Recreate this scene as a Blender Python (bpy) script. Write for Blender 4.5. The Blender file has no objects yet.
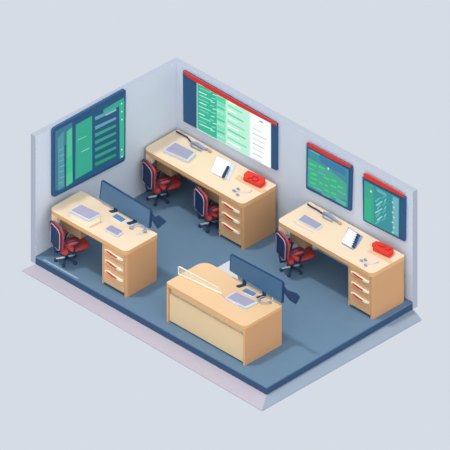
import bpy, bmesh, math
from mathutils import Vector, Matrix
C = bpy.context.scene.collection
sc = bpy.context.scene
PI = math.pi

# ---------------------------------------------------------------- survey of the room (metres)
# origin = inner back corner on the floor, +X along the right wall, -Y along the left wall
OX, OY, A, B_, Z_ = 176.5, 173.0, 52.68, 29.84, 61.4
def at(px, py, z=0.0):                 # point of the plan at height z
    s = (px-OX)/A; d = (py-OY+Z_*z)/B_
    return Vector(((s+d)/2, (s-d)/2, z))
WR = 0.018; WL = -0.0223               # the walls are slightly out of square
def on_right(px, py, d):               # point at distance d in front of the right wall
    s = (px-OX)/A; x = (s+d)/(1+WR); y = s-x
    return Vector((x, y, (OY+B_*(x-y)-py)/Z_))
def on_left(px, py, d):
    s = (px-OX)/A; y = (s-d)/(1+WL); x = s-y
    return Vector((x, y, (OY+B_*(x-y)-py)/Z_))
def on_y(px, py, y):
    s = (px-OX)/A; x = s-y
    return Vector((x, y, (OY+B_*(x-y)-py)/Z_))

# ---------------------------------------------------------------- materials
def lin(h):
    v = [int(h[i:i+2], 16)/255 for i in (0, 2, 4)]
    return [c/12.92 if c <= .04045 else ((c+.055)/1.055)**2.4 for c in v]
MATS = {}
def mat(name, hexc, rough=.75, spec=.15, emit=0.0, noise=0.0, scale=6.0, metal=0.0):
    m = bpy.data.materials.new(name); m.use_nodes = True
    nt = m.node_tree; b = nt.nodes['Principled BSDF']
    c = lin(hexc) + [1]
    b.inputs['Roughness'].default_value = rough
    b.inputs['Specular IOR Level'].default_value = spec
    b.inputs['Metallic'].default_value = metal
    if emit:
        b.inputs['Base Color'].default_value = (0.01, 0.01, 0.01, 1)
        b.inputs['Emission Color'].default_value = c
        b.inputs['Emission Strength'].default_value = emit
    elif noise:
        tc = nt.nodes.new('ShaderNodeTexCoord'); n = nt.nodes.new('ShaderNodeTexNoise')
        n.inputs['Scale'].default_value = scale; n.inputs['Detail'].default_value = 3
        mx = nt.nodes.new('ShaderNodeMix'); mx.data_type = 'RGBA'
        mx.inputs[6].default_value = [k*(1-noise) for k in c[:3]]+[1]
        mx.inputs[7].default_value = [min(1, k*(1+noise)) for k in c[:3]]+[1]
        nt.links.new(tc.outputs['Object'], n.inputs['Vector'])
        nt.links.new(n.outputs['Fac'], mx.inputs[0])
        nt.links.new(mx.outputs[2], b.inputs['Base Color'])
    else:
        b.inputs['Base Color'].default_value = c
    MATS[name] = m
    return m
mat('wall_paint', 'ccd4df', noise=.015, scale=2)
mat('wall_edge', 'a6adb9')
mat('carpet', '617b92', noise=.04, scale=5, rough=.95)
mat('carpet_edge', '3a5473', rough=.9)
mat('carpet_highlight', '8eaabd', rough=.9)
mat('shadow_warm', 'b3acb5'); mat('shadow_cool', '8f9cab')
mat('top_wood', 'e3cbaf', noise=.012, scale=3)
mat('top_wood_warm', 'dab78e', noise=.012, scale=3)
mat('edge_wood', 'dba976')
mat('side_wood', 'c9996e', noise=.03, scale=3)
mat('front_wood', 'd6ab80', noise=.02, scale=3)
mat('cream_panel', 'dec49b', noise=.01, scale=3)
mat('under_wood', '9c8468')
mat('cream', 'f2e6cc')
mat('red', 'd93a30'); mat('red_dark', '8e1f28'); mat('cushion', 'b94a48', noise=.06, scale=20, rough=.9)
mat('navy', '263d60', rough=.5); mat('navy_deep', '1b3157', rough=.5); mat('navy_frame', '213f62', rough=.5)
mat('rim_pink', 'd9a09a', rough=.5); mat('pale_blue', '9fb4cf', rough=.5)
mat('chrome', 'd8dde2', rough=.3, spec=.5)
mat('screen_blue', '4b7090', rough=.35, spec=.3); mat('screen_blue_deep', '3a6488', rough=.35, spec=.3)
mat('key_grey', 'a09eb4'); mat('shell_grey', 'ccd0d6'); mat('shell_white', 'eceef3')
mat('blue_item', '5a80ac'); mat('steel_blue', '8698b6'); mat('tan_shadow', 'dcb592'); mat('taupe', 'b5a08c')
mat('bezel', '2d567c', rough=.45); mat('bezel_side', '34648f', rough=.45)
def E(h): 
    n = 'glow_'+h
    return MATS.get(n) or mat(n, h, emit=1.0)
g = mat('clear_glass', 'ffffff', rough=.1, spec=.3); 
gb = g.node_tree.nodes['Principled BSDF']; gb.inputs['Alpha'].default_value = .25
gb.inputs['Base Color'].default_value = (.85, .85, .75, 1)

# ---------------------------------------------------------------- mesh helpers
class MB:
    def __init__(s): s.bm = bmesh.new(); s.mi = 0; s.mats = []
    def m(s, name):
        m = name if not isinstance(name, str) else MATS[name]
        if m not in s.mats: s.mats.append(m)
        s.mi = s.mats.index(m); return s
    def faces(s, pts, fs, smooth=False):
        v = [s.bm.verts.new(p) for p in pts]
        for f in fs:
            try:
                q = s.bm.faces.new([v[i] for i in f]); q.material_index = s.mi; q.smooth = smooth
            except ValueError: pass
    def prism(s, poly, vec):           # polygon extruded by a vector
        vec = Vector(vec); n = len(poly)
        P = [Vector(p) for p in poly]; P += [p+vec for p in P]
        s.faces(P, [list(range(n))[::-1], list(range(n, 2*n))] + [[i, (i+1) % n, (i+1) % n+n, i+n] for i in range(n)])
        return s
    def box(s, x0, x1, y0, y1, z0, z1):
        return s.prism([(x0, y0, z0), (x1, y0, z0), (x1, y1, z0), (x0, y1, z0)], (0, 0, z1-z0))
    def tube(s, pts, r, n=8, close=False):
        pts = [Vector(p) for p in pts]; N = len(pts); rings = []
        rr = r if isinstance(r, (list, tuple)) else [r]*N
        up = None
        for i, p in enumerate(pts):
            a = pts[(i-1) % N] if (close or i) else p; b = pts[(i+1) % N] if (close or i < N-1) else p
            t = (b-a).normalized()
            if up is None: up = t.orthogonal().normalized()
            up = (up-t*up.dot(t)).normalized(); w = t.cross(up)
            rings.append([p+rr[i]*(math.cos(2*PI*k/n)*up+math.sin(2*PI*k/n)*w) for k in range(n)])
        V = [q for R in rings for q in R]; F = []
        M = N if close else N-1
        for i in range(M):
            j = (i+1) % N
            for k in range(n): F.append([i*n+k, i*n+(k+1) % n, j*n+(k+1) % n, j*n+k])
        if not close: F += [list(range(n))[::-1], [(N-1)*n+k for k in range(n)]]
        s.faces(V, F, True); return s
    def ball(s, c, rx, ry, rz, nu=14, nv=8, p=1.0):
        V = []; F = []; c = Vector(c)
        f = lambda q: math.copysign(abs(q)**p, q)
        for j in range(1, nv):
            t = PI*j/nv
            for i in range(nu):
                a = 2*PI*i/nu
                V.append(c+Vector((rx*f(math.cos(a))*f(math.sin(t)), ry*f(math.sin(a))*f(math.sin(t)), rz*f(math.cos(t)))))
        V += [c+Vector((0, 0, rz)), c-Vector((0, 0, rz))]; T = len(V)-2
        for j in range(nv-2):
            for i in range(nu): F.append([j*nu+i, (j+1)*nu+i, (j+1)*nu+(i+1) % nu, j*nu+(i+1) % nu])
        for i in range(nu):
            F.append([T, i, (i+1) % nu]); F.append([T+1, (nv-2)*nu+(i+1) % nu, (nv-2)*nu+i])
        s.faces(V, F, True); return s
    def xf(s, M): bmesh.ops.transform(s.bm, matrix=M, verts=s.bm.verts); return s
    def build(s, name, parent=None, bevel=0, seg=2):
        bmesh.ops.recalc_face_normals(s.bm, faces=s.bm.faces)
        me = bpy.data.meshes.new(name)
        if parent is not None: s.bm.transform(parent_inv(parent))
        s.bm.to_mesh(me); s.bm.free()
        for m in s.mats: me.materials.append(m)
        o = bpy.data.objects.new(name, me); C.objects.link(o); o.parent = parent
        if bevel:
            b = o.modifiers.new('bevel', 'BEVEL'); b.width = bevel; b.segments = seg; b.limit_method = 'ANGLE'; b.angle_limit = .7
        return o
def parent_inv(p):
    M = Matrix.Identity(4)
    while p is not None:
        M = Matrix.LocRotScale(p.location, p.rotation_euler, p.scale) @ M; p = p.parent
    return M.inverted()
def mb(name): return MB().m(name)
def thing(name, label, cat, loc, group=None, rz=0):
    o = bpy.data.objects.new(name, None); C.objects.link(o); o.location = loc; o.rotation_euler = (0, 0, rz)
    o.empty_display_size = .1
    return tag(o, label, cat, group)
def tag(o, label, cat, group=None):
    o['label'] = label; o['category'] = cat
    if group: o['group'] = group
    return o
def struct(o): o['kind'] = 'structure'; return o
def rounded(poly, r, seg=5):           # round the corners of a polygon (any plane)
    P = [Vector(p) for p in poly]; n = len(P); out = []
    rs = r if isinstance(r, (list, tuple)) else [r]*n
    for i in range(n):
        a, b, c = P[i-1], P[i], P[(i+1) % n]; q = rs[i]
        if q <= 0: out.append(b); continue
        u = (a-b).normalized(); v = (c-b).normalized()
        p0 = b+u*q; p1 = b+v*q
        for k in range(seg+1):
            t = k/seg; out.append(p0*(1-t)**2+b*2*t*(1-t)+p1*t*t)
    return out

# ---------------------------------------------------------------- the room
Bc = at(176.5, 173); L = at(35.5, 256.5); F = at(266.5, 387.5); R = at(412.7, 302)
T = .09; SL = .12
def P3(v, z): return (v.x, v.y, z)
struct(mb('carpet').prism([P3(Bc, -.02), P3(L, -.02), P3(F, -.02), P3(R, -.02)], (0, 0, .02)).build('floor'))
struct(mb('carpet_edge').prism([P3(Bc, -SL), P3(L, -SL), P3(F, -SL), P3(R, -SL)], (0, 0, SL-.02)).build('trim_1'))
Bo = Vector((-T, T, 0)); Lo = Vector((L.x-T, L.y, 0)); Ro = Vector((R.x, R.y+T, 0))
def wall(name, a, b, bo, ao, za, zb):
    w = mb('wall_paint')
    V = [P3(a, -SL), P3(b, -SL), P3(bo, -SL), P3(ao, -SL), P3(a, za), P3(b, zb), P3(bo, zb), P3(ao, za)]
    w.faces(V, [[3, 2, 1, 0], [0, 1, 5, 4], [1, 2, 6, 5], [2, 3, 7, 6], [3, 0, 4, 7]][:2]+[[2, 3, 7, 6]])
    w.m('wall_edge').faces(V, [[4, 5, 6, 7], [1, 2, 6, 5]])  # edge grey darkened for tops and ends, shading put into the colour
    return struct(w.build(name))
wall('wall_left', Bc, L, Lo, Bo, 1.80, 1.954)
wall('wall_right', Bc, R, Ro, Bo, 1.80, 1.79)
# the slab's shadow painted as thin strips, warm along the left front, cool along the right
struct(mb('shadow_warm').prism([at(22, 270.2, -SL), at(262, 410.5, -SL), F+Vector((0, 0, -SL)), L+Vector((0, 0, -SL))], (0, 0, -.015)).build('shadow_strip_left'))
struct(mb('shadow_cool').prism([at(262, 410.5, -SL), at(421.5, 319.5, -SL), at(417.4, 314, -SL), R+Vector((0, 0, -SL)), F+Vector((0, 0, -SL))], (0, 0, -.015)).build('shadow_strip_right'))

l0, l1 = at(42, 259.5, .001), at(76, 278.5, .001)
struct(mb('carpet_highlight').prism([l0, l1, l1+Vector((.03, .03, 0)), l0+Vector((.03, .03, 0))], (0, 0, .002)).build('highlight_strip'))  # highlight on the carpet, painted as a pale strip

# ---------------------------------------------------------------- desks
def drawer(root, x0, x1, y, z0, z1, k):
    d = mb('front_wood').box(x0, x1, y-.012, y+.02, z0, z1).build('drawer', root, .006)
    h = MB().m('cream'); zc = z1-.085
    xa, xb = x0+.05, x1-.02
    mid = (xa+xb)/2
    pts = [(xa-.01, zc+.022), (xa+.05, zc+.036), (mid, zc+.022), (xb-.02, zc+.014), (xb, zc+.03), (xb+.008, zc-.012), (xb-.05, zc-.026), (mid, zc-.024), (xa+.04, zc-.012), (xa, zc+.002)]
    h.prism([(x, y-.013, z) for x, z in pts], (0, -.02, 0))
    hh = h.build('handle', root, .004)
    hh.parent = d
    rr = mb('red').prism([(x, y-.034, z) for x, z in [(xa+.015, zc+.024), (xa+.07, zc+.025), (mid+.075, zc+.004), (mid+.05, zc-.013), (mid-.04, zc-.010), (xa+.05, zc+.004)]], (0, -.006, 0)).build('handle_insert', root)
    rr.parent = d
    rr['label'] = 'red insert on the handle'
def desk(x0, x1, y0, y1, h, label, hang, group='wooden desks with drawers'):
    t = thing('desk', label, 'desk', ((x0+x1)/2, (y0+y1)/2, 0), group)
    top = MB().m('top_wood')
    poly = rounded([(x0, y0, h), (x1, y0, h), (x1, y1, h), (x0, y1, h)], [.10, .09, .03, .04], 6)
    n = len(poly); low = [p-Vector((0, 0, .065)) for p in poly]
    top.faces(poly+low, [list(range(n))])
    top.faces(poly+low, [list(range(n, 2*n))[::-1]])
    top.m('edge_wood').faces(poly+low, [[i, i+n, (i+1) % n+n, (i+1) % n] for i in range(n)], True)
    top.build('desktop', t)
    hz = h-.066
    # right end panel, its front edge a lighter strip
    px0 = x1-.045
    sp = MB().m('side_wood')
    sp.prism(rounded([(px0, y0+.02, 0), (x1-.004, y0+.02, 0), (x1-.004, y1-.01, 0), (px0, y1-.01, 0)], [0, .035, .02, 0], 4), (0, 0, hz))
    sp.build('side_panel', t)
    # drawer pedestal
    pw = .40; a = x1-.045-pw-.02
    mb('front_wood').box(a, px0-.002, y0+.035, y1-.03, .055, hz).build('pedestal', t)
    mb('front_wood').box(a, a+.02, y0+.022, y0+.034, .02, hz).build('pedestal_edge', t)
    z = hz-.012; hb = .045
    for k in range(3):
        zz = z-.17 if k < 2 else hb
        drawer(t, a+.025, px0-.006, y0+.03, zz+.006, z, k); z = zz
    # left end: a half-depth panel, a pale corner bracket, brown boxes hung under the top
    ym = (y0+y1)/2+.05
    mb('under_wood').box(x0+.05, x0+.085, ym, y1-.03, 0, hz).build('leg_panel', t)
    mb('cream').box(x0+.015, x0+.13, y0+.03, y0+.10, hz-.14, hz).build('corner_bracket', t, .01)
    for (u0, u1) in hang:
        mb('under_wood').box(u0, u1, y0+.10, y0+.36, hz-.235, hz-.001).build('hanging_box', t, .006)
    return t
desk(.16, 1.62, -2.585, -1.97, .75, 'light wooden desk with three drawers beside the left wall, a monitor along its back edge', [(.315, .66)])
desk(.045, 1.93, -.68, -.025, .75, 'long light wooden desk under the largest wall screen, two red chairs tucked in', [(.20, .48), (1.10, 1.46)])
desk(2.51, 4.325, -.62, .015, .75, 'light wooden desk at the right end, under the two smaller wall screens', [(2.67, 2.95)])

def front_desk():
    x0, x1, y0, y1, h = 2.385, 3.885, -2.595, -1.85, .635
    t = thing('desk', 'closed-front low wooden desk standing alone at the front edge of the room', 'desk', ((x0+x1)/2, (y0+y1)/2, 0))
    poly = rounded([(x0, y0, h), (x1, y0, h), (x1, y1, h), (x0, y1, h)], [.05, .10, .07, .17], 7)
    n = len(poly); low = [p-Vector((0, 0, .05)) for p in poly]
    top = MB().m('top_wood_warm'); top.faces(poly+low, [list(range(n)), list(range(n, 2*n))[::-1]])
    top.m('edge_wood').faces(poly+low, [[i, i+n, (i+1) % n+n, (i+1) % n] for i in range(n)], True)
    top.build('desktop', t)
    hz = h-.051
    sp = MB().m('side_wood').prism(rounded([(x1-.045, y0+.02, 0), (x1-.006, y0+.02, 0), (x1-.006, y1-.02, 0), (x1-.045, y1-.02, 0)], [0, .02, .02, 0], 3), (0, 0, hz))
    sp.build('side_panel', t)
    mb('side_wood').box(x0+.01, x0+.045, y0+.02, y1-.12, 0, hz).build('side_panel', t)
    mb('cream_panel').box(x0+.047, x1-.047, y0+.03, y0+.055, .03, hz-.12).build('front_panel', t)
    mb('cream_panel').box(x0+.047, x1-.047, y0+.062, y0+.08, .10, hz).build('recessed_rail', t)
    mb('edge_wood').box(x0+.012, x0+.04, y0+.012, y0+.019, 0, hz).build('edge_strip', t)
    mb('edge_wood').box(x1-.04, x1-.008, y0+.012, y0+.019, 0, hz).build('edge_strip', t)
    return t
front_desk()

# ---------------------------------------------------------------- chairs
def make_chair(label, x, y, rz):
    t = thing('office_chair', label, 'chair', (0, 0, 0), 'red office chairs')
    # local: faces +Y
    def back_outline(w, z0, z1, r=.09):
        return rounded([(-w, 0, z0), (w, 0, z0), (w*1.04, 0, z1), (-w*1.04, 0, z1)], [r*.6, r*.6, r, r], 6)
    tilt = Matrix.Translation((0, -.165, .27)) @ Matrix.Rotation(math.radians(-1), 4, 'X') @ Matrix.Translation((0, 0, -.27))
    b = mb('cushion').prism(back_outline(.158, .285, .635), (0, .045, 0)).xf(tilt); b.build('backrest', t, .016, 3)
    s = mb('navy_deep').prism(back_outline(.134, .305, .61), (0, -.022, 0)).xf(tilt); sh = s.build('back_shell', t, .008)
    r = mb('rim_pink').tube([Vector(p)+Vector((0, -.012, 0)) for p in back_outline(.139, .30, .615)], .007, 6, True).xf(tilt)
    r.build('back_rim', t)
    f = mb('navy').tube([Vector(p)+Vector((0, .0, 0)) for p in back_outline(.161, .28, .64)], 0.009, 6, True).xf(tilt); f.build('back_frame', t)
    mb('pale_blue').prism([(-.108, -.024, .34), (-.095, -.024, .33), (-.095, -.024, .57), (-.108, -.024, .56)], (0, -.003, 0)).xf(tilt).build('back_stripe', t)
    mb('navy').tube([(0, -.19, .32), (0, -.17, .20), (0, -.05, .18)], .016).build('back_bracket', t)
    # seat: rounded cushion with a split rear pad
    st = mb('cushion').ball((0, .15, .235), .15, .165, .038, 20, 8, .6); st.build('seat', t)
    mb('cushion').ball((0, -.07, .235), .15, .055, .05, 16, 8, .7).build('seat_rear_pad', t)
    mb('navy').box(-.12, .12, -.10, .22, .175, .205).build('seat_pan', t, .01)
    for sx in (-1, 1):
        a = mb('navy').tube([(sx*.143, -.15, .38), (sx*.155, -.08, .405), (sx*.155, .02, .415), (sx*.155, .09, .40), (sx*.152, .11, .37), (sx*.148, .07, .31), (sx*.13, .04, .205)], .014)
        ar = a.build('armrest', t)
        p = mb('cushion').ball((sx*.143, .02, .385), .045, .09, .028, 12, 6, .8).build('arm_pad', t); p.parent = ar
    mb('navy').tube([(0, 0, .05), (0, 0, .19)], .022, 10).build('column', t)
    mb('chrome').tube([(0, -.0, .12), (0, 0, .165)], .028, 10).build('collar', t)
    for k in range(5):
        an = 2*PI*k/5+.5; c, s_ = math.cos(an), math.sin(an)
        mb('navy' if k % 2 == 0 else 'chrome').tube([(0, 0, .07), (.07*c, .07*s_, .062), (.135*c, .135*s_, .045)], [.02, .015, .011]).build('base_arm', t)
        w = mb('navy').ball((.145*c, .145*s_, .024), .026, .026, .024, 10, 6); w.build('caster', t)
    t.location = (x, y, 0); t.rotation_euler = (0, 0, rz)
    return t
def place_copy(src, label, x, y, rz):
    c = src.copy(); C.objects.link(c); c['label'] = label; c.location = (x, y, 0); c.rotation_euler = (0, 0, rz)
    for ch in list(src.children):
        d = ch.copy(); C.objects.link(d); d.parent = c
        for g2 in list(ch.children):
            e = g2.copy(); C.objects.link(e); e.parent = d
    return c
RZ = math.radians(-18)
p = at(68.5, 259.5)
ch = make_chair('red office chair with navy back tucked under the desk beside the left wall', p.x+.01, p.y-.05, RZ)
for (px, py, lab) in [(158.5, 200, 'red office chair at the left end of the long desk under the largest wall screen'),
                      (210.5, 227, 'red office chair next to the drawers of the long desk under the largest wall screen'),
                      (292, 271, 'red office chair tucked under the desk at the right end of the room')]:
    p = at(px, py); place_copy(ch, lab, p.x, p.y, RZ)

# ---------------------------------------------------------------- wall screens
def screen(fn, corners, d, depth, inset, base, marks, label, strip=None, rad=.02, side='bezel_side', group='wall screens'):
    P = [fn(x, y, d) for x, y in corners]               # TL, TR, BR, BL of the front face
    cx = sum(P, Vector())/4
    n = (P[1]-P[0]).cross(P[3]-P[0]).normalized()
    if n.dot(Vector((1, -1, 0))) < 0: n = -n            # towards the room
    t = thing('wall_screen', label, 'screen', cx-n*depth, group)
    mb('bezel').prism(rounded([p for p in P], rad, 4), -n*depth).build('bezel', t, .004)
    I = [fn(x, y, d) for x, y in inset]
    s = MB().m(E(base)); s.prism([p+n*.001 for p in rounded(I, .006, 2)], n*.003)
    for k, (col, poly) in enumerate(marks):
        s.m(E(col)); s.prism([fn(x, y, d)+n*(.0045+.0001*k) for x, y in poly], n*.0004)
    s.build('display', t)
    if strip:
        a = [fn(x, y-.7, d) for x, y in strip]
        mb('red').prism([p+n*.002 for p in a], n*.012).build('top_strip', t, .003)
    return t
def bar(x, y, w, h, m):                                 # slanted bar: x,y left end, slope m
    return [(x, y), (x+w, y+m*w), (x+w, y+m*w+h), (x, y+h)]
import random
rnd = random.Random(4)
# the big one
M = []
def ty(x): return 79.5+(x-197)*.565        # top of the display at column x
def by(x): return 128.8+(x-197)*.535
M.append(('35b597', [(197.5, ty(197)+.8), (226, ty(226)+.8), (226, by(226)-.5), (197.5, by(197)-.6)]))
M.append(('8fe0c0', [(217, ty(217)+1), (226, ty(226)+1), (226, by(226)-.5), (217, by(217)-.5)]))
M.append(('56d2a4', [(216, ty(216)+5), (226, ty(226)+4), (226, ty(226)+9), (216, ty(216)+9)]))
M.append(('bff0da', [(226, ty(226)+.8), (251, ty(251)+.8), (251, by(251)-.5), (226, by(226)-.5)]))
for i in range(12):
    f = i/12; y0 = ty(199)+3+f*43
    M.append((['a6ecd2', '7fdcbc', 'd5f7e8'][i % 3], bar(199+(i % 2)*.8, y0, 6+(i*5 % 8), .9, .45)))
    M.append((['8ce4c4', 'c4f3e0'][i % 2], bar(210+(i*3 % 4), y0+6.6, 4, .8, .3)))
for i in range(9):
    y0 = ty(218)+10+i*4
    M.append((['6fdcb0', '3fc79b', '9deccb'][i % 3], bar(217.5, y0, 7.5, 1.8, .5)))
for i in range(11):
    y0 = ty(228)+3+i*4.0
    M.append((['e9fbf3', '7de6b4', 'f6fffb', '58d9a0'][i % 4], bar(228, y0, 8+(i*7 % 13), 1.7, .55)))
M.append(('fbfdfe', [(251, ty(251)+.8), (270.6, ty(270.6)+.8), (270.6, by(270.6)-.6), (251, by(251)-.5)]))
M.append(('d8f5ea', [(249.6, ty(250)+.8), (251, ty(251)+.8), (251, by(251)-.5), (249.6, by(250)-.5)]))
M.append(('2f96a0', bar(260, 120.0, 3.4, 1.2, .55)))
for i in range(7):
    M.append((['d5dde9', 'c2cddd'][i % 2], bar(253, 127+i*5, 9+(i*5 % 6), 1.0, .5)))
screen(on_right, [(182.7, 70.2), (276.8, 123.8), (276.6, 171), (183.2, 121.4)], .035, .033,
       [(197, 79.5), (271, 121.5), (271, 168.3), (197, 128.8)], 'e8f8f2', M,
       'largest wall screen, white and mint with a red top strip, above the long desk',
       [(183, 70.4), (277, 123.8), (277, 126.6), (240, 107), (211, 91), (190, 78.5), (185, 74.5)])
# middle
M = []
M.append(('47a592', [(308, 158), (314, 158), (322, 162), (333, 172), (347, 184), (347, 200), (330, 197), (308, 185)]))
M.append(('3f8f9c', [(310, 150), (330, 160), (345, 172), (345, 178), (330, 170), (310, 158)]))
M.append(('3c78a2', [(318, 154), (346, 169.5), (346, 176), (334, 170), (322, 163)]))
for (x, y, w) in [(309.5, 162.5, 7), (319, 165.5, 5.5), (311, 172, 6), (324.5, 176.5, 5), (331.5, 178.5, 5), (311, 176.5, 6.5), (310, 181, 6),
                  (319.5, 181.6, 4), (325, 184, 2.5), (331, 184.4, 5.5), (338, 185, 5), (325.5, 189, 3.5), (331, 191.5, 5.5)]:
    M.append(('2fe05f', bar(x, y, w, 1.5, .42)))
for (x, y, w) in [(309, 167, 5), (318, 171, 8), (314, 186, 8), (322, 193, 8), (334, 196, 6), (338, 190, 8)]:
    M.append(('5cc3a0', bar(x, y, w, .9, .5)))
M.append(('bfeee0', [(328, 167), (329.6, 168), (329.4, 170), (327.8, 169)]))
M.append(('6fb6b4', bar(311, 149.5, 9, 1.1, .55)))
M.append(('56b3a0', [(336, 197), (346.5, 202.5), (346.5, 206.8), (336, 201)]))
screen(on_right, [(306.4, 142.6), (351.8, 166.6), (350.6, 211.6), (305.9, 188.4)], .035, .033,
       [(308.2, 148), (348.8, 169.8), (348, 207.6), (307.6, 186.2)], '3f8a9c', M,
       'dark teal wall screen with bright green dashes, left of the two smaller ones',
       [(307.8, 142.4), (351, 166), (350.5, 168.2), (330, 158.6), (308.6, 146.6)])
# right
M = []
M.append(('35a48c', [(364.6, 181), (374, 186), (374, 224.5), (364.6, 219.5)]))
M.append(('2fb188', [(365, 196), (371.5, 199), (371.5, 222.5), (365, 219.3)]))
M.append(('74b0bd', [(393, 196), (398.8, 199), (398.6, 236), (393, 233)]))
M.append(('bfeee0', bar(370.3, 190, 1.8, 1.8, .4)))
for i in range(7):
    y = 196+i*3.7; M.append((['5fbab4', '8ad4c4'][i % 2], [(375+(i % 3), y+5), (380+(i % 2)*2, y+1), (381.2+(i % 2)*2, y+1.8), (376+(i % 3), y+6.4)]))
    M.append((['52aeb0', '74c4bc'][i % 2], [(382+(i % 2)*2, y+1.5), (386, y-1.5), (386.8, y-.6), (383+(i % 2)*2, y+2.6)]))
for i in range(7): M.append(('a9dcd9', bar(392.2+(i % 2), 201+i*5, 1.8, 1.6, .5)))
M.append(('63aeb2', [(376, 187.5), (386, 192.8), (388, 197), (378, 191.5)]))
screen(on_right, [(362.3, 176.3), (405, 197.5), (404.6, 242), (363, 220.6)], .035, .033,
       [(364.3, 180), (399.4, 198.2), (399, 237.4), (364.3, 219.6)], '36909a', M,
       'teal wall screen with pale scribbled columns, closest to the free end of the right wall',
       [(363.8, 174), (366, 173.6), (404, 195), (404.5, 198), (364.6, 178)])
# left wall
M = []
M.append(('3e7590', [(55, 131), (72, 122), (72, 183), (60, 190), (55, 190)]))
M.append(('4f93a2', [(57.5, 138), (63.5, 131), (64, 186), (58, 190)]))
M.append(('4cc292', [(66.5, 131.5), (71.8, 127), (72.4, 182), (66, 186.5)]))
M.append(('35c08a', [(66.5, 158), (72, 154), (72.2, 171), (66.2, 175)]))
M.append(('33a58c', [(75.5, 124.8), (91.8, 115.5), (92, 169.5), (75, 179.5)]))
M.append(('33a58c', [(103.2, 109.5), (123.6, 97.4), (124, 104), (118, 106.5), (103.2, 114)]))
M.append(('37b08f', [(119, 104), (124, 101), (123.8, 156), (119.6, 158.5)]))
for i in range(7):
    y = 119+i*7.3-(2 if i == 0 else 0)
    M.append((['5c9fae', '5c9fae', '2f9f84', '2fa07e', '26a078', '26a078', '1f9c66'][i], [(94.5, y), (115.5, y-9.5), (116, y-7.2), (95, y+3.4)]))
M.append(('8fc3c6', bar(105, 114.5, 11, 1.3, -.5)))
M.append(('a8e6cc', bar(81, 151.5, 8, .6, -.5)))
M.append(('8edcc0', bar(77, 140, 9, .5, -.5)))
for (x, y) in [(120.6, 103), (120.8, 111), (121, 119), (120.8, 149), (121, 156)]:
    M.append(('c8f2e2', bar(x, y, 1.3, 1.3, -.4)))
for i in range(7): M.append(('74b4ba', bar(58.5+(i % 2), 150+i*5.5, 4.5, .7, -.4)))
M.append(('23506f', [(64.3, 145), (65.8, 144), (65.8, 187), (64.3, 188)]))
screen(on_left, [(53.2, 129), (126, 88.6), (125.4, 160.6), (53.2, 198)], .045, .04,
       [(54.8, 131.6), (124.4, 92.8), (124, 158.6), (54.8, 194.4)], '24527a', M,
       'large dark screen with green columns and bars on the left wall', rad=.05)

# ---------------------------------------------------------------- monitors on two of the desks
def monitor(cs, y, desk_z, feet, shade_outline, label, mat_screen, sheen=None):
    P = [on_y(a, b, y) for a, b in cs]
    t = thing('monitor', label, 'monitor', ((P[2].x+P[3].x)/2, y, desk_z), 'wide monitors on the desks')
    mb('navy_frame').prism(rounded(P, [.03, .05, .02, .02], 4), (0, .03, 0)).build('frame', t, .004)
    cen = sum(P, Vector())/4
    I = [p+(cen-p).normalized()*.022 for p in P]
    mb(mat_screen).prism(rounded([p+Vector((0, -.001, 0)) for p in I], .02, 3), (0, -.003, 0)).build('screen', t)
    for (a, b) in feet:
        p = at(a, b, desk_z)
        z = P[3].z+(P[2].z-P[3].z)*(p.x-P[3].x)/(P[2].x-P[3].x)
        X = p.x; W = .05
        yb = min(y-.003, y)
        pts = [(X, p.y-.0, desk_z), (X+W, p.y-.0, desk_z), (X+W+.03, yb, desk_z), (X+.03, yb, desk_z)]
        s = mb('navy_frame').prism([Vector(q_) for q_ in pts], (0, 0, .018))
        s.box(X+.03, X+W+.03, y+.0, y+.028, desk_z, max(z+.01, desk_z+.03))
        s.build('foot', t, .003)
    s = mb('navy_frame')
    Q = [on_y(a, b, y+.01) for a, b in shade_outline]
    s.prism(Q, (0, .02, 0)); s.build('side_shade', t, .004)  # the monitor's cast shadow, modelled as a flat dark shape
    return t
monitor([(101.2, 180.1), (151.4, 210.7), (149.9, 228.6), (99, 198.8)], -2.0, .751,
        [(109, 211.5), (126.5, 223.5)],
        [(150.5, 213), (154.5, 217), (158, 215.5), (166, 222), (157.5, 229), (152.5, 221.5), (150.5, 219.5)],
        'wide blue monitor on the back edge of the desk beside the left wall', 'screen_blue')
monitor([(230, 254), (283.4, 282.4), (282.6, 303.6), (229.4, 270.6)], -1.90, .636,
        [(236, 286.5), (256, 297.6)],
        [(283, 286), (286.5, 290.5), (296, 293.5), (299.5, 297.5), (295.5, 304.5), (289, 300), (285, 294.5), (283, 291.5)],
        'wide blue monitor on the free-standing closed-front desk', 'screen_blue_deep')

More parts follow.
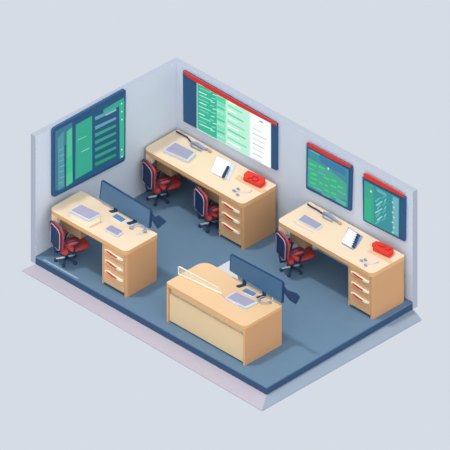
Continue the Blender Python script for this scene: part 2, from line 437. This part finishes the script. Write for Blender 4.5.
# ---------------------------------------------------------------- desktop things
def slab(px, z, h, m, r=.015):
    P = [at(a, b, z+h) for a, b in px]
    return mb(m).prism(rounded(P, r, 3), (0, 0, -h))
def keyboard(px, z, label, h=.03, lip=None, group='grey keyboards'):
    P = [at(a, b, z+h) for a, b in px]; c = sum(P, Vector())/4
    t = thing('keyboard', label, 'keyboard', (c.x, c.y, z), group)
    mb('shell_grey').prism(rounded(P, .025, 3), (0, 0, -h)).build('case', t, .004)
    K = [p+(c-p)*.13+Vector((0, 0, .0005)) for p in P]
    # rows of keys: one plate with raised keys
    s = mb('key_grey').prism(K, (0, 0, .004))
    nx, ny = 10, 4
    for i in range(nx):
        for j in range(ny):
            def g_(u, v): return (K[0]*(1-u)+K[1]*u)*(1-v)+(K[3]*(1-u)+K[2]*u)*v
            u0, u1 = (i+.12)/nx, (i+.88)/nx; v0, v1 = (j+.12)/ny, (j+.88)/ny
            s.prism([g_(u0, v0)+Vector((0, 0, .004)), g_(u1, v0)+Vector((0, 0, .004)), g_(u1, v1)+Vector((0, 0, .004)), g_(u0, v1)+Vector((0, 0, .004))], (0, 0, .003))
    s.build('keys', t)
    if lip:
        Q = [at(a, b, z) for a, b in lip]; mb('shell_grey').tube([q_+Vector((0, 0, .006)) for q_ in Q], .006, 6).build('palm_rest', t)
    return t
z = .751
# desk 1: scanner, keypad, phone, headset
P = [at(a, b, z+.13) for a, b in [(80.2, 204.3), (100.7, 214.1), (88.8, 220.0), (69, 210.4)]]
c = sum(P, Vector())/4
t = thing('scanner', 'boxy cream scanner with a grey lid on the desk beside the left wall', 'scanner', (c.x, c.y, z))
Q = [p+(c-p)*.04 for p in P]
mb('cream').prism([Q[0]+Vector((0, 0, -.04)), Q[1]+Vector((0, 0, -.04)), Q[2]+Vector((0, 0, -.04)), Q[3]+Vector((0, 0, -.04))], (0, 0, -.09)).build('body', t, .006)
mb('shell_grey').prism(rounded(P, .02, 3), (0, 0, -.035)).build('lid_frame', t, .004)
mb('key_grey').prism([p+(c-p)*.10+Vector((0.004, .008, .001)) for p in P], (0, 0, .005)).build('lid', t)
keyboard([(110.5, 224.6), (123.8, 231.3), (117.6, 236), (104.2, 229)], z, 'small grey keypad in front of the monitor on the desk beside the left wall', .03)
def tablet(px, z, label):
    P = [at(a, b, z+.02) for a, b in px]; c = sum(P, Vector())/4
    t = thing('tablet', label, 'tablet', (c.x, c.y, z), 'blue tablets under the monitors')
    mb('shell_white').prism(rounded([p+(p-c)*.08+Vector((0, 0, -.004)) for p in P], .02, 3), (0, 0, -.016)).build('case', t, .003)
    mb('blue_item').prism(rounded([p+Vector((0, 0, -.003)) for p in P], .012, 3), (0, 0, .005)).build('screen', t)
tablet([(117, 213.9), (126, 219.3), (121.3, 222), (112.3, 216.6)], z, 'blue tablet between the monitor feet on the desk beside the left wall')
def headset(px, py, z, label, s=1.0, rz=0):
    o = at(px, py, z)
    t = thing('headset', label, 'headset', o, 'small grey headsets', rz)
    L0 = lambda x, y, z_: (Matrix.Translation(o) @ Matrix.Rotation(rz, 4, 'Z') @ Vector((x*s, y*s, z_*s)))
    mb('steel_blue').tube([L0(.10*math.cos(a), .09*math.sin(a), .012+.03*math.sin(a/1.0)) for a in [PI*k/10 for k in range(11)]], .009*s, 8).build('band', t)
    for sx in (-1, 1):
        q_ = MB().m('steel_blue').ball((0, 0, 0), .033*s, .026*s, .02*s, 10, 6).xf(Matrix.Translation(L0(sx*.1, 0, .021)))
        q_.build('ear_pad', t)
    mb('shell_grey').tube([L0(.1, -.01, .03), (L0(.08, -.07, .03)), L0(.03, -.10, .025)], .005*s, 6).build('mic_arm', t)
headset(138, 230.5, z, 'small grey-blue headset on the desk beside the left wall', 1.0, math.radians(20))
headset(264.5, 301.5, .636, 'small grey-blue headset on the free-standing desk', .8, math.radians(-160))

# desk 2
keyboard([(174.6, 141.6), (196, 152.6), (188, 160.6), (162.4, 149.6)], z, 'thick grey keyboard at the left end of the long desk', .05)
def arm(pts, head, z, label):
    P = [at(a, b, z+.02) for a, b in pts]
    t = thing('jointed_arm', label, 'desk arm', (P[0].x, P[0].y, z), 'jointed arms on the desks')
    mb('navy').tube(P, .011, 8).build('arm', t)
    H = [at(a, b, z+.02) for a, b in head]
    s = mb('steel_blue').tube([h+Vector((0, 0, .008)) for h in H], [.016, .026, .02, .012][:len(H)], 8)
    s.build('head', t)
    mb('steel_blue').tube([H[0]+Vector((0, 0, .005)), H[1]+Vector((-.04, -.08, 0)), H[2]+Vector((.02, -.05, -.002))], .009, 6).build('clip', t)
    mb('taupe').ball(H[-1]+Vector((.03, 0, 0)), .035, .022, .018, 10, 6).build('tip', t)
arm([(176.3, 131.4), (181, 134), (187, 137), (191, 142)], [(191, 142.5), (197, 144.5), (203, 148.5), (208, 149.8)], z, 'dark jointed arm with grey head along the back edge of the long desk')
# tablet-like note pad with a pen
def notepad(px, z, label, backing, rings=False):
    P = [at(a, b, z+.02) for a, b in px]; c = sum(P, Vector())/4
    t = thing('notepad', label, 'notepad', (c.x, c.y, z), 'white notepads')
    Bk = [at(a, b, z+.008) for a, b in backing]
    mb('steel_blue' if rings else 'shell_grey').prism(rounded(Bk, .015, 3), (0, 0, -.008)).build('cover', t)
    mb('shell_white').prism(rounded(P, .02, 3), (0, 0, -.011)).build('pages', t, .002)
    s = mb('key_grey'); I = [p+(c-p)*.25+Vector((0, 0, .001)) for p in P]
    s.tube(I, .0025, 4, True); s.build('ruled_border', t)
    if rings:
        a, b = P[1]+Vector((.02, .0, 0)), P[2]+Vector((.02, .0, 0))
        for k in range(6):
            q_ = a.lerp(b, (k+.5)/6)
            mb('navy').tube([q_+Vector((-.018, 0, .0)), q_+Vector((0, .0, .012)), q_+Vector((.03, .004, -.006))], .012, 6).build('ring', t)
    return t
notepad([(217, 156.2), (231, 163.0), (225.2, 178.4), (211.2, 171.6)], z, 'white notepad under a navy pen on the long desk', [(216.5, 155.6), (236, 164.4), (229, 180.2), (211, 172)])
a, b = at(228.4, 166.5, z+.043), at(223, 177.2, z+.043)
pn = MB().m('navy').tube([a, a.lerp(b, .06), a.lerp(b, .94), b], [.012, .022, .022, .016], 10)
tag(pn.build('pen'), 'thick navy pen lying on the white notepad of the long desk', 'pen')
def red_case(px, shadow_px, z, label, lab2, dark):
    h = .07
    M2 = [at(a, b, z+.006) for a, b in shadow_px]; c2 = sum(M2, Vector())/len(M2)
    tag(mb('tan_shadow').prism(M2, (0, 0, -.006)).build('case_shadow'), lab2, 'painted shadow', 'tan painted shadows under the red cases')  # shadow of the red case, painted as a thin tan shape
    P = [at(a, b, z+.007+h) for a, b in px]; c = sum(P, Vector())/len(P)
    t = thing('pencil_case', label, 'pencil case', (c.x, c.y, z+.007), 'red pencil cases')
    mb('red').prism(P, (0, 0, -h)).build('body', t, .018, 3)
    for ln in dark:
        mb('red_dark').tube([at(a, b, z+.007+h+.003) for a, b in ln], .006, 6).build('zip', t)
    e = [at(a, b, z+.007) for a, b in [px[-3], px[-2]]]
red_case([(243.5, 173.5), (248, 169.6), (265.5, 177.2), (265, 181.2), (260, 184.4), (242.6, 176.4), (245.6, 175.4)],
         [(234.6, 178.2), (239.5, 174.8), (262, 186), (266, 190), (261.5, 192.5)], z,
         'red pencil case near the right end of the long desk', 'tan painted shadow beneath the red case on the long desk',
         [[(247.6, 178.2), (252, 178.2), (254, 176.2), (258, 178)], [(252, 180), (256, 181.4), (259, 179.4)]])
def earphones(pts, buds, z, label):
    P = [at(a, b, z+.007) for a, b in pts]
    t = thing('earphones', label, 'earphones', (P[0].x, P[0].y, z), 'grey earphones')
    mb('shell_grey').tube(P, .007, 6).build('cord', t)
    for (a, b) in buds:
        q_ = at(a, b, z+.014); mb('steel_blue').ball(q_, .03, .018, .014, 10, 6).build('earbud', t)
earphones([(234, 190.2), (238, 191), (244, 192.6), (249, 192.4), (252, 190.6)], [(234, 190.6), (238.2, 188.6), (237.6, 194.4)], z, 'grey earphones beside the red case on the long desk')

# desk 4
keyboard([(303.8, 213.6), (323.6, 225.2), (317, 229.8), (297, 219.6)], z, 'flat grey keyboard on the desk at the right end of the room', .018,
         [(294, 221.4), (297, 224.4), (306, 229), (313, 232.3)])
arm([(307.5, 203.8), (311, 206.5), (317, 209.6), (322, 213.2)], [(323, 213), (329, 215.4), (334, 219.4), (338, 222)], z, 'dark jointed arm with grey head behind the keyboard on the right-end desk')
notepad([(348.8, 227.8), (357.2, 233.6), (351.6, 247.2), (341.6, 241.6)], z, 'white notepad with dark rings on the desk at the right end of the room',
        [(348.4, 227), (363, 236.4), (356.5, 246.6), (352.6, 249.6), (341.4, 243)], True)
red_case([(371.4, 242.8), (376.2, 240.4), (380, 241.0), (393.6, 247), (393.4, 250.6), (388.8, 254.2), (372.4, 246.4), (374.2, 244.6)],
         [(367.2, 251.2), (371, 249.4), (388, 257), (392, 261.5), (390.8, 263.2)], z,
         'red pencil case on the desk at the right end of the room', 'tan painted shadow beneath the red case on the desk at the right end',
         [[(378.6, 245.4), (382, 247.2), (386, 246.8)], [(385, 249.4), (388.4, 250.4), (391, 249)]])
earphones([(361, 260.4), (365, 262.4), (369, 263.8), (374, 263.4), (379, 261.8)], [(361.6, 260.4), (365.4, 259.6), (365.6, 265)], z, 'grey earphones in front of the red case on the desk at the right end')

# front desk
z = .636
keyboard([(235.4, 291.2), (258, 302), (245.6, 307.6), (225, 297.6)], z, 'grey keyboard on the free-standing desk', .03,
         [(221, 294.5), (228, 300), (238, 306.5), (247.8, 311.6)])
tablet([(246.2, 288.2), (256.8, 293.4), (252.8, 296.2), (241.8, 291)], z, 'blue tablet between the monitor feet on the free-standing desk')
# low glass screen
y = at(178.4, 274.4, z).y
a, b = at(178.4, 274.4, z), at(222, 294.6, z)
def gp(u, zz): return Vector((a.x+(b.x-a.x)*u, a.y+(b.y-a.y)*u, z+zz))
t = thing('glass_divider', 'low clear glass divider with a white rim along the free-standing desk', 'divider', a.lerp(b, .5))
pl = [gp(0, .012), gp(.985, .012), gp(.97, .07), gp(.9, .09), gp(0.02, .135), gp(0, .125)]
mb('clear_glass').prism(pl, (0, .006, 0)).build('glass', t)
mb('cream').tube([gp(.92, .085), gp(.5, .108), gp(0.03, .135), gp(0, .12), gp(0, .01), gp(.5, .012), gp(1, .012)], [.004, .007, .009, .009, .011, .013, .012], 6).build('rim', t)
tag(mb('shell_white').tube([at(272.6, 300.8, z), at(272.6, 300.8, z)+Vector((0, 0, .1))], [.006, .004], 6).build('stylus'), 'thin white stylus standing before the monitor on the free-standing desk', 'stylus')
# thin pale patch on the floor behind the front desk
tag(mb('shell_grey').prism([at(215, 268.6, .006), at(236, 257, .006), at(238, 280, .006), at(220, 290, .006)], (0, 0, -.005)).build('pale_patch'),
    'white patch on the floor behind the free-standing desk', 'paper')

# ---------------------------------------------------------------- light, sky, camera
w = bpy.data.worlds.new('sky'); sc.world = w; w.use_nodes = True
bg = w.node_tree.nodes['Background']; bg.inputs[0].default_value = lin('d6dce5')+[1]; bg.inputs[1].default_value = 1.0
def sun(name, d, e, ang, col=(1, 1, 1)):
    s = bpy.data.lights.new(name, 'SUN'); s.energy = e; s.angle = math.radians(ang); s.color = col
    o = bpy.data.objects.new(name, s); C.objects.link(o)
    o.rotation_euler = Vector(d).to_track_quat('-Z', 'Y').to_euler(); return o
el = math.radians(74)
sun('sun', (math.cos(el)*.70, math.cos(el)*.71, -math.sin(el)), 1.4, 5, (1, .98, .95))
sun('soft_fill', (-.66, .48, -.58), 1.7, 80)  # unseen soft fill light, added to brighten the faces towards the camera

E_ = math.radians(34.5)
cam = bpy.data.cameras.new('camera'); co = bpy.data.objects.new('camera', cam); C.objects.link(co)
cam.type = 'ORTHO'; cam.ortho_scale = 450/74.5
tgt = at(225, 225)
d = Vector((math.cos(E_)/math.sqrt(2), -math.cos(E_)/math.sqrt(2), math.sin(E_)))
co.location = tgt+d*12; co.rotation_euler = (-d).to_track_quat('-Z', 'Y').to_euler()
cam.clip_end = 60
sc.camera = co
vs = sc.view_settings; vs.view_transform = 'Standard'; vs.look = 'None'; vs.gamma = 1; vs.exposure = 0; vs.use_curve_mapping = False
